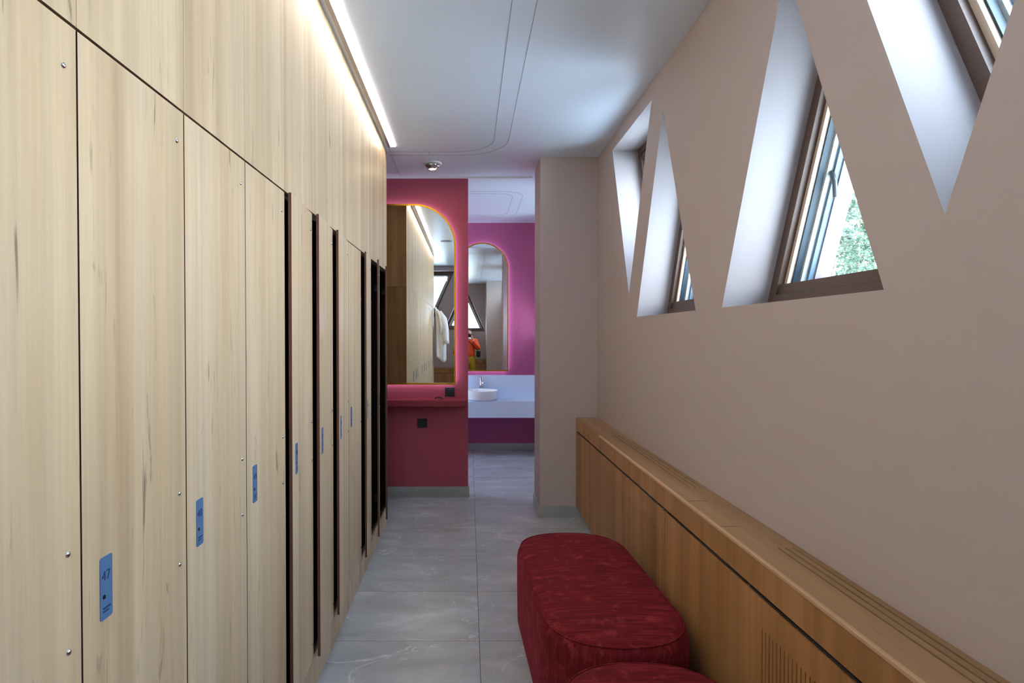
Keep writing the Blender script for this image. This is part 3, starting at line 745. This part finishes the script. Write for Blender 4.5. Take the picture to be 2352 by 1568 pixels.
# ------------------------------------------------------------------ bathrobe hanging near the far end of the lockers (seen in the mirror)
def bathrobe():
    hx, hy, hz = LX + 0.035, 0.02, 2.14
    root = empty('bathrobe', (hx, hy, 1.2))
    n = 40; rows = 22; vs = []; fs = []
    for i in range(rows):
        t = i / (rows - 1); z = hz - 0.02 - t * 0.96
        rx = 0.012 + 0.085 * min(1, t * 2.2) ** 0.8; ry = 0.03 + 0.15 * min(1, t * 1.8) ** 0.7
        cx = LX + 0.022 + rx * 1.25
        for k in range(n):
            a = 2 * math.pi * k / n; fold = 1 + 0.16 * min(1, t * 2) * math.sin(5 * a + 1.2 + 2 * t) + 0.07 * math.sin(9 * a)
            vs.append((cx + rx * fold * math.cos(a), hy + ry * fold * math.sin(a), z - (0.10 * t * max(0, math.cos(a - 0.6)) if t > 0.8 else 0)))
    for i in range(rows - 1):
        for k in range(n):
            j = (k + 1) % n; fs.append((i * n + k, i * n + j, (i + 1) * n + j, (i + 1) * n + k))
    mb = MB().add(vs, fs, 0, True); mb.add(vs[:n], [list(range(n))]); mb.add(vs[-n:], [list(range(n))])
    mb.build('gown', M['robe'], root)
    MB().tube([(LX + 0.12, hy + 0.10, 2.02), (LX + 0.20, hy + 0.15, 1.88), (LX + 0.235, hy + 0.17, 1.70), (LX + 0.245, hy + 0.17, 1.50), (LX + 0.25, hy + 0.16, 1.42)], [0.045, 0.07, 0.065, 0.06, 0.065], 14).build('sleeve', M['robe'], root)
    MB().tube([(LX + 0.09, hy + 0.12, 2.05), (LX + 0.14, hy + 0.17, 1.93), (LX + 0.16, hy + 0.2, 1.75), (LX + 0.15, hy + 0.2, 1.6)], [0.02, 0.03, 0.03, 0.02], 10).build('collar', M['robe'], root)
    tag(root, 'white bathrobe hanging beside the lockers, seen in the large mirror', 'bathrobe')
    h = empty('coat_hook', (LX, hy, hz - 0.06))
    MB().tube([(LX + 0.0005, hy, hz - 0.05), (LX + 0.02, hy, hz - 0.06), (LX + 0.03, hy, hz - 0.045), (LX + 0.031, hy, hz - 0.02)], 0.005, 8).build('hook', M['chrome'], h)
    tag(h, 'small chrome hook holding the white bathrobe', 'hook')
bathrobe()

# ------------------------------------------------------------------ the photographer, seen in the arched mirror
def skin(verts, edges, radii, root_i=0, sub=2):
    me = bpy.data.meshes.new('s'); me.from_pydata(verts, edges, []); o = bpy.data.objects.new('s', me); COL.objects.link(o)
    md = o.modifiers.new('Skin', 'SKIN'); md.use_smooth_shade = True
    for i, r in enumerate(radii): me.skin_vertices[0].data[i].radius = r if isinstance(r, tuple) else (r, r)
    me.skin_vertices[0].data[root_i].use_root = True
    s = o.modifiers.new('Sub', 'SUBSURF'); s.levels = s.render_levels = sub
    dg = bpy.context.evaluated_depsgraph_get(); out = bpy.data.meshes.new_from_object(o.evaluated_get(dg))
    bpy.data.objects.remove(o); return out
def join(mb, me, mi=0): mb.add([v.co[:] for v in me.vertices], [list(p.vertices) for p in me.polygons], mi, True); return mb
def person():
    px, py = 0.0, -0.36
    root = empty('person', (px, py, 0))
    V = [(px, py, 0.93), (px, py, 1.10), (px, py + 0.01, 1.28), (px, py, 1.42), (px, py + 0.01, 1.50), (px, py + 0.03, 1.57),
         (px + 0.19, py, 1.415), (px + 0.275, py + 0.10, 1.19), (px + 0.10, py + 0.235, 1.46),
         (px - 0.19, py, 1.415), (px - 0.275, py + 0.10, 1.19), (px - 0.10, py + 0.235, 1.46),
         (px + 0.10, py, 0.88), (px + 0.11, py + 0.01, 0.50), (px + 0.115, py - 0.02, 0.085), (px + 0.125, py + 0.13, 0.045),
         (px - 0.10, py, 0.88), (px - 0.11, py + 0.01, 0.50), (px - 0.115, py - 0.02, 0.085), (px - 0.125, py + 0.13, 0.045)]
    E = [(0, 1), (1, 2), (2, 3), (3, 4), (4, 5), (3, 6), (6, 7), (7, 8), (3, 9), (9, 10), (10, 11), (0, 12), (12, 13), (13, 14), (14, 15), (0, 16), (16, 17), (17, 18), (18, 19)]
    R = [(0.125, 0.09), (0.12, 0.09), (0.15, 0.11), (0.12, 0.09), 0.055, 0.06, 0.06, 0.045, 0.032, 0.06, 0.045, 0.032, 0.085, 0.058, 0.042, 0.035, 0.085, 0.058, 0.042, 0.035]
    mb = join(MB(), skin(V, E, R))
    # head with face
    bm = bmesh.new(); bmesh.ops.create_uvsphere(bm, u_segments=28, v_segments=20, radius=1)
    hc = Vector((px, py + 0.045, 1.635))
    for v in bm.verts:
        x, y, z = v.co
        sx = 0.075 * (1 - 0.22 * max(0, -z)); sy = 0.096 * (1 - 0.12 * max(0, -z)); sz = 0.118
        p = Vector((x * sx, y * sy, z * sz))
        if y > 0.5:
            p.y += 0.018 * math.exp(-((x * 5) ** 2) - ((z + 0.18) * 5) ** 2)          # nose
            p.y -= 0.008 * math.exp(-((abs(x) - 0.38) * 6) ** 2 - ((z - 0.05) * 7) ** 2) # eye sockets
            p.y += 0.005 * math.exp(-((x * 3) ** 2) - ((z + 0.52) * 9) ** 2)           # lips
        v.co = hc + p
    mb.take(bm, 0, True)
    for s in (-1, 1):
        bm = bmesh.new(); bmesh.ops.create_uvsphere(bm, u_segments=12, v_segments=8, radius=1)
        for v in bm.verts: v.co = hc + Vector((s * 0.074 + v.co.x * 0.010, -0.006 + v.co.y * 0.018, -0.008 + v.co.z * 0.032))
        mb.take(bm, 0, True)
        # hand: palm and five curled digits round the camera body
        wx = px + s * 0.10; wy = py + 0.235; wz = 1.46
        join(mb, skin([(wx, wy, wz), (wx - s * 0.012, wy + 0.02, wz + 0.045), (wx - s * 0.020, wy + 0.03, wz + 0.085)], [(0, 1), (1, 2)], [(0.026, 0.020), (0.034, 0.018), (0.034, 0.015)], 0, 1))
        for f in range(4):
            b0 = Vector((wx - s * (0.004 - 0.0) , wy + 0.018 + 0.008 * f, wz + 0.098 - 0.019 * f))
            pts = [b0, b0 + Vector((-s * 0.010, 0.030, 0.006)), b0 + Vector((-s * 0.030, 0.040, 0.005)), b0 + Vector((-s * (0.046 - 0.004 * abs(f - 1)), 0.034, 0.002))]
            join(mb, skin([p[:] for p in pts], [(0, 1), (1, 2), (2, 3)], [0.0095, 0.009, 0.0085, 0.0075], 0, 1))
        t0 = Vector((wx - s * 0.028, wy + 0.010, wz + 0.045))
        join(mb, skin([t0[:], (t0 + Vector((-s * 0.022, -0.004, 0.022)))[:], (t0 + Vector((-s * 0.040, 0.0, 0.036)))[:]], [(0, 1), (1, 2)], [0.012, 0.010, 0.0085], 0, 1))
    mb.build('body', M['skin'], root, weld=False)
    for s in (-1, 1):
        mb = MB(); bm = bmesh.new(); bmesh.ops.create_uvsphere(bm, u_segments=12, v_segments=8, radius=0.0115)
        bmesh.ops.translate(bm, verts=bm.verts, vec=hc + Vector((s * 0.030, 0.079, 0.006))); mb.take(bm, 0, True); mb.cyl(hc + Vector((s * 0.030, 0.0885, 0.006)), hc + Vector((s * 0.030, 0.0912, 0.006)), 0.0062, 0.0045, 12, 1); mb.build('eye', [M['ceramic'], M['hair']], root)
    bm = bmesh.new(); bmesh.ops.create_uvsphere(bm, u_segments=24, v_segments=16, radius=1)
    for v in bm.verts: v.co = hc + Vector((v.co.x * 0.083, -0.012 + v.co.y * 0.100, 0.012 + v.co.z * 0.118 if v.co.z > -0.1 else 0.012 + v.co.z * 0.09 - (0.0)))
    bmesh.ops.delete(bm, geom=[v for v in bm.verts if v.co.y > hc.y + 0.035 and v.co.z < hc.z + 0.05], context='VERTS')
    MB().take(bm, 0, True).build('hair', M['hair'], root)
    # jacket: torso and both sleeves
    jv = [V[0], V[1], V[2], V[3], (V[4][0], V[4][1], 1.475), V[6], V[7], (V[8][0] + 0.006, V[8][1] - 0.008, V[8][2] - 0.012), V[9], V[10], (V[11][0] - 0.006, V[11][1] - 0.008, V[11][2] - 0.012)]
    jr = [(0.195, 0.15), (0.18, 0.14), (0.185, 0.14), (0.15, 0.115), (0.085, 0.08), 0.085, 0.068, 0.048, 0.085, 0.068, 0.048]
    me = skin([(p[0], p[1], p[2] + (0.01 if i == 0 else 0)) for i, p in enumerate(jv)], [(0, 1), (1, 2), (2, 3), (3, 4), (3, 5), (5, 6), (6, 7), (3, 8), (8, 9), (9, 10)], jr)
    join(MB(), me).build('jacket', M['jacket'], root, weld=False)
    tv = [(V[0][0], V[0][1], 0.93), V[12], V[13], (V[14][0], V[14][1], 0.13), V[16], V[17], (V[18][0], V[18][1], 0.13), (V[0][0], V[0][1], 1.10)]
    join(MB(), skin(tv, [(0, 1), (1, 2), (2, 3), (0, 4), (4, 5), (5, 6), (0, 7)], [(0.175, 0.13), 0.105, 0.08, 0.068, 0.105, 0.08, 0.068, (0.15, 0.115)])).build('trousers', M['trousers'], root, weld=False)
    for s in (-1, 1):
        join(MB(), skin([(px + s * 0.115, py - 0.05, 0.055), (px + s * 0.118, py + 0.06, 0.05), (px + s * 0.127, py + 0.17, 0.035)], [(0, 1), (1, 2)], [(0.05, 0.055), (0.05, 0.05), (0.045, 0.035)])).build('shoe', M['shoe'], root, weld=False)
    MB().lathe([(0.088, 1.475), (0.094, 1.495), (0.086, 1.525), (0.066, 1.53)], (px, py + 0.012, 0), 24).build('scarf', M['white'], root)
    tag(root, 'person in orange jacket and yellow trousers taking the photo, seen in the arched mirror', 'person')
    cm = empty('camera', (px, -0.10, 1.54))
    MB().box(px - 0.065, px + 0.065, -0.115, -0.07, 1.525, 1.605, bev=0.008, seg=2).box(px - 0.025, px + 0.025, -0.112, -0.075, 1.60, 1.63, bev=0.006).build('camera_body', M['black'], cm)
    MB().cyl((px, -0.07, 1.565), (px, -0.012, 1.565), 0.034, 0.036, n=24).build('lens', M['black'], cm)
    tag(cm, 'black camera held up to the face of the person in orange', 'camera')
    bg_ = empty('shoulder_bag', (px + 0.26, py - 0.02, 0.96))
    MB().box(px + 0.205, px + 0.32, py - 0.13, py + 0.10, 0.97, 1.15, bev=0.03, seg=3).build('pouch', M['black'], bg_)
    MB().tube([(px + 0.25, py + 0.10, 1.14), (px + 0.16, py + 0.15, 1.28), (px - 0.02, py + 0.14, 1.42), (px - 0.14, py + 0.07, 1.51), (px - 0.14, py - 0.07, 1.50), (px + 0.05, py - 0.15, 1.38), (px + 0.25, py - 0.12, 1.14)], 0.010, 8).build('strap', M['black'], bg_)
    tag(bg_, 'black shoulder bag at the hip of the person in orange', 'bag')
person()

# ------------------------------------------------------------------ outside: ground, trees, house
GZ = -3.5
struct(MB().box(-60, 80, -80, 100, GZ - 0.3, GZ), 'ground', M['pale_ground'])
def tree_meshes(kind, h, seed):
    rnd = random.Random(seed); tk = MB(); fo = MB()
    tk.tube([(0, 0, 0), (0.05, 0.03, h * 0.35), (0.02, -0.04, h * 0.7), (0, 0, h * 0.98)], [0.16, 0.12, 0.07, 0.02], 8)
    def leaf(c, d, size):
        a = d.orthogonal().normalized(); a.rotate(Matrix.Rotation(rnd.uniform(0, 6.28), 3, d)); 
        w = size * 0.35
        fo.add([c, c + d * size * 0.5 + a * w, c + d * size, c + d * size * 0.5 - a * w], [(0, 1, 2, 3)])
    if kind == 'conifer':
        nb = int(h * 11)
        for i in range(nb):
            t = i / nb; z = h * (0.16 + 0.83 * t); R = (1 - t) ** 0.8 * h * 0.17 * rnd.uniform(0.7, 1.15) + 0.12
            ang = rnd.uniform(0, 6.28); d = Vector((math.cos(ang), math.sin(ang), rnd.uniform(-0.25, 0.15)))
            tk.tube([(0, 0, z), d * R * 0.6 + Vector((0, 0, z)), d * R + Vector((0, 0, z + 0.1))], [0.022, 0.012, 0.004], 4)
            for k in range(int(24 + 50 * R)):
                s = rnd.uniform(0.2, 1.05); q = d * R * s + Vector((rnd.gauss(0, 0.13), rnd.gauss(0, 0.13), z + rnd.gauss(0, 0.08)))
                e = (d + Vector((rnd.gauss(0, 0.6), rnd.gauss(0, 0.6), rnd.gauss(-0.1, 0.4)))).normalized(); leaf(q, e, rnd.uniform(0.08, 0.17))
    else:
        for i in range(26):
            a = rnd.uniform(0, 6.28); t = rnd.uniform(0.3, 1); r = h * 0.22 * math.sin(math.pi * min(1, (t - 0.2) * 1.15)) * rnd.uniform(0.4, 1)
            c = Vector((math.cos(a) * r, math.sin(a) * r, h * t))
            tk.tube([(0, 0, h * t * 0.75), tuple(c)], [0.03, 0.008], 4)
            for k in range(620):
                q = c + Vector((rnd.gauss(0, 0.42), rnd.gauss(0, 0.42), rnd.gauss(0, 0.36)))
                e = Vector((rnd.gauss(0, 1), rnd.gauss(0, 1), rnd.gauss(-0.3, 0.7))).normalized(); leaf(q, e, rnd.uniform(0.04, 0.08))
    return tk, fo
protos = {}
def tree(kind, x, y, h, s, label):
    key = (kind, h)
    if key not in protos:
        r = empty('conifer' if kind == 'conifer' else 'leafy_tree', (0, 0, 0)); tk, fo = tree_meshes(kind, h, hash(h) % 97 + len(kind))
        tk.build('trunk', M['bark'], r, local=True, weld=False); fo.build('crown', M['needles'] if kind == 'conifer' else M['leafy'], r, local=True, weld=False)
        protos[key] = r
    else: r = copy_tree(protos[key])
    r.location = (x, y, GZ); r.scale = (s, s, s); r.rotation_euler = (0, 0, x * 3.1)
    tag(r, label, 'tree', 'trees outside the windows')
tree('conifer', 11.25, 18.6, 11.0, 0.93, 'tall green conifer outside the large triangular window, by its strut')
tree('conifer', 15.5, 24.0, 11.0, 1.0, 'slender green conifer at the far glass edge of the large triangular window')
tree('conifer', 21.6, 33.0, 11.0, 1.06, 'distant conifer behind the two green conifers outside the window')
tree('leafy', 7.1, 13.4, 7.0, 0.80, 'yellow green leafy tree low in the large triangular window')
tree('leafy', 12.3, 14.6, 7.0, 0.80, 'leafy tree at the sill corner of the large triangular window')
tree('leafy', 17.2, 29.5, 7.0, 1.5, 'distant leafy tree showing between the two green conifers')
for i, (x, y, s) in enumerate(((-8.0, -23, 1.1), (-2.2, -24, 1.4), (3.6, -23, 1.1))):
    tree('leafy' if i % 2 else 'conifer', x, y, 7.0 if i % 2 else 11.0, s, ['conifer behind the locker side of the grey roof, seen in the large mirror', 'leafy tree behind the grey roof ridge, seen in the large mirror', 'conifer behind the other end of the grey roof, seen in the arched mirror'][i])
ho = empty('house', (-1, -13, GZ))
MB().box(-7, 5, -16.5, -10.5, GZ, 0.9).build('walls', M['render'], ho)
MB().add([(-7.4, -10.0, 0.8), (5.4, -10.0, 0.8), (5.4, -13.5, 3.6), (-7.4, -13.5, 3.6), (-7.4, -17.0, 0.8), (5.4, -17.0, 0.8), (-7.4, -10.0, 0.98), (5.4, -10.0, 0.98), (5.4, -13.5, 3.78), (-7.4, -13.5, 3.78), (-7.4, -17.0, 0.98), (5.4, -17.0, 0.98)],
         [(0, 1, 2, 3), (3, 2, 5, 4), (6, 7, 8, 9), (9, 8, 11, 10), (0, 1, 7, 6), (4, 5, 11, 10), (0, 3, 9, 6), (3, 4, 10, 9), (1, 2, 8, 7), (2, 5, 11, 8)]).build('roof', M['roof'], ho)
tag(ho, 'house with pale grey shingle roof outside, seen in the mirrors', 'house')
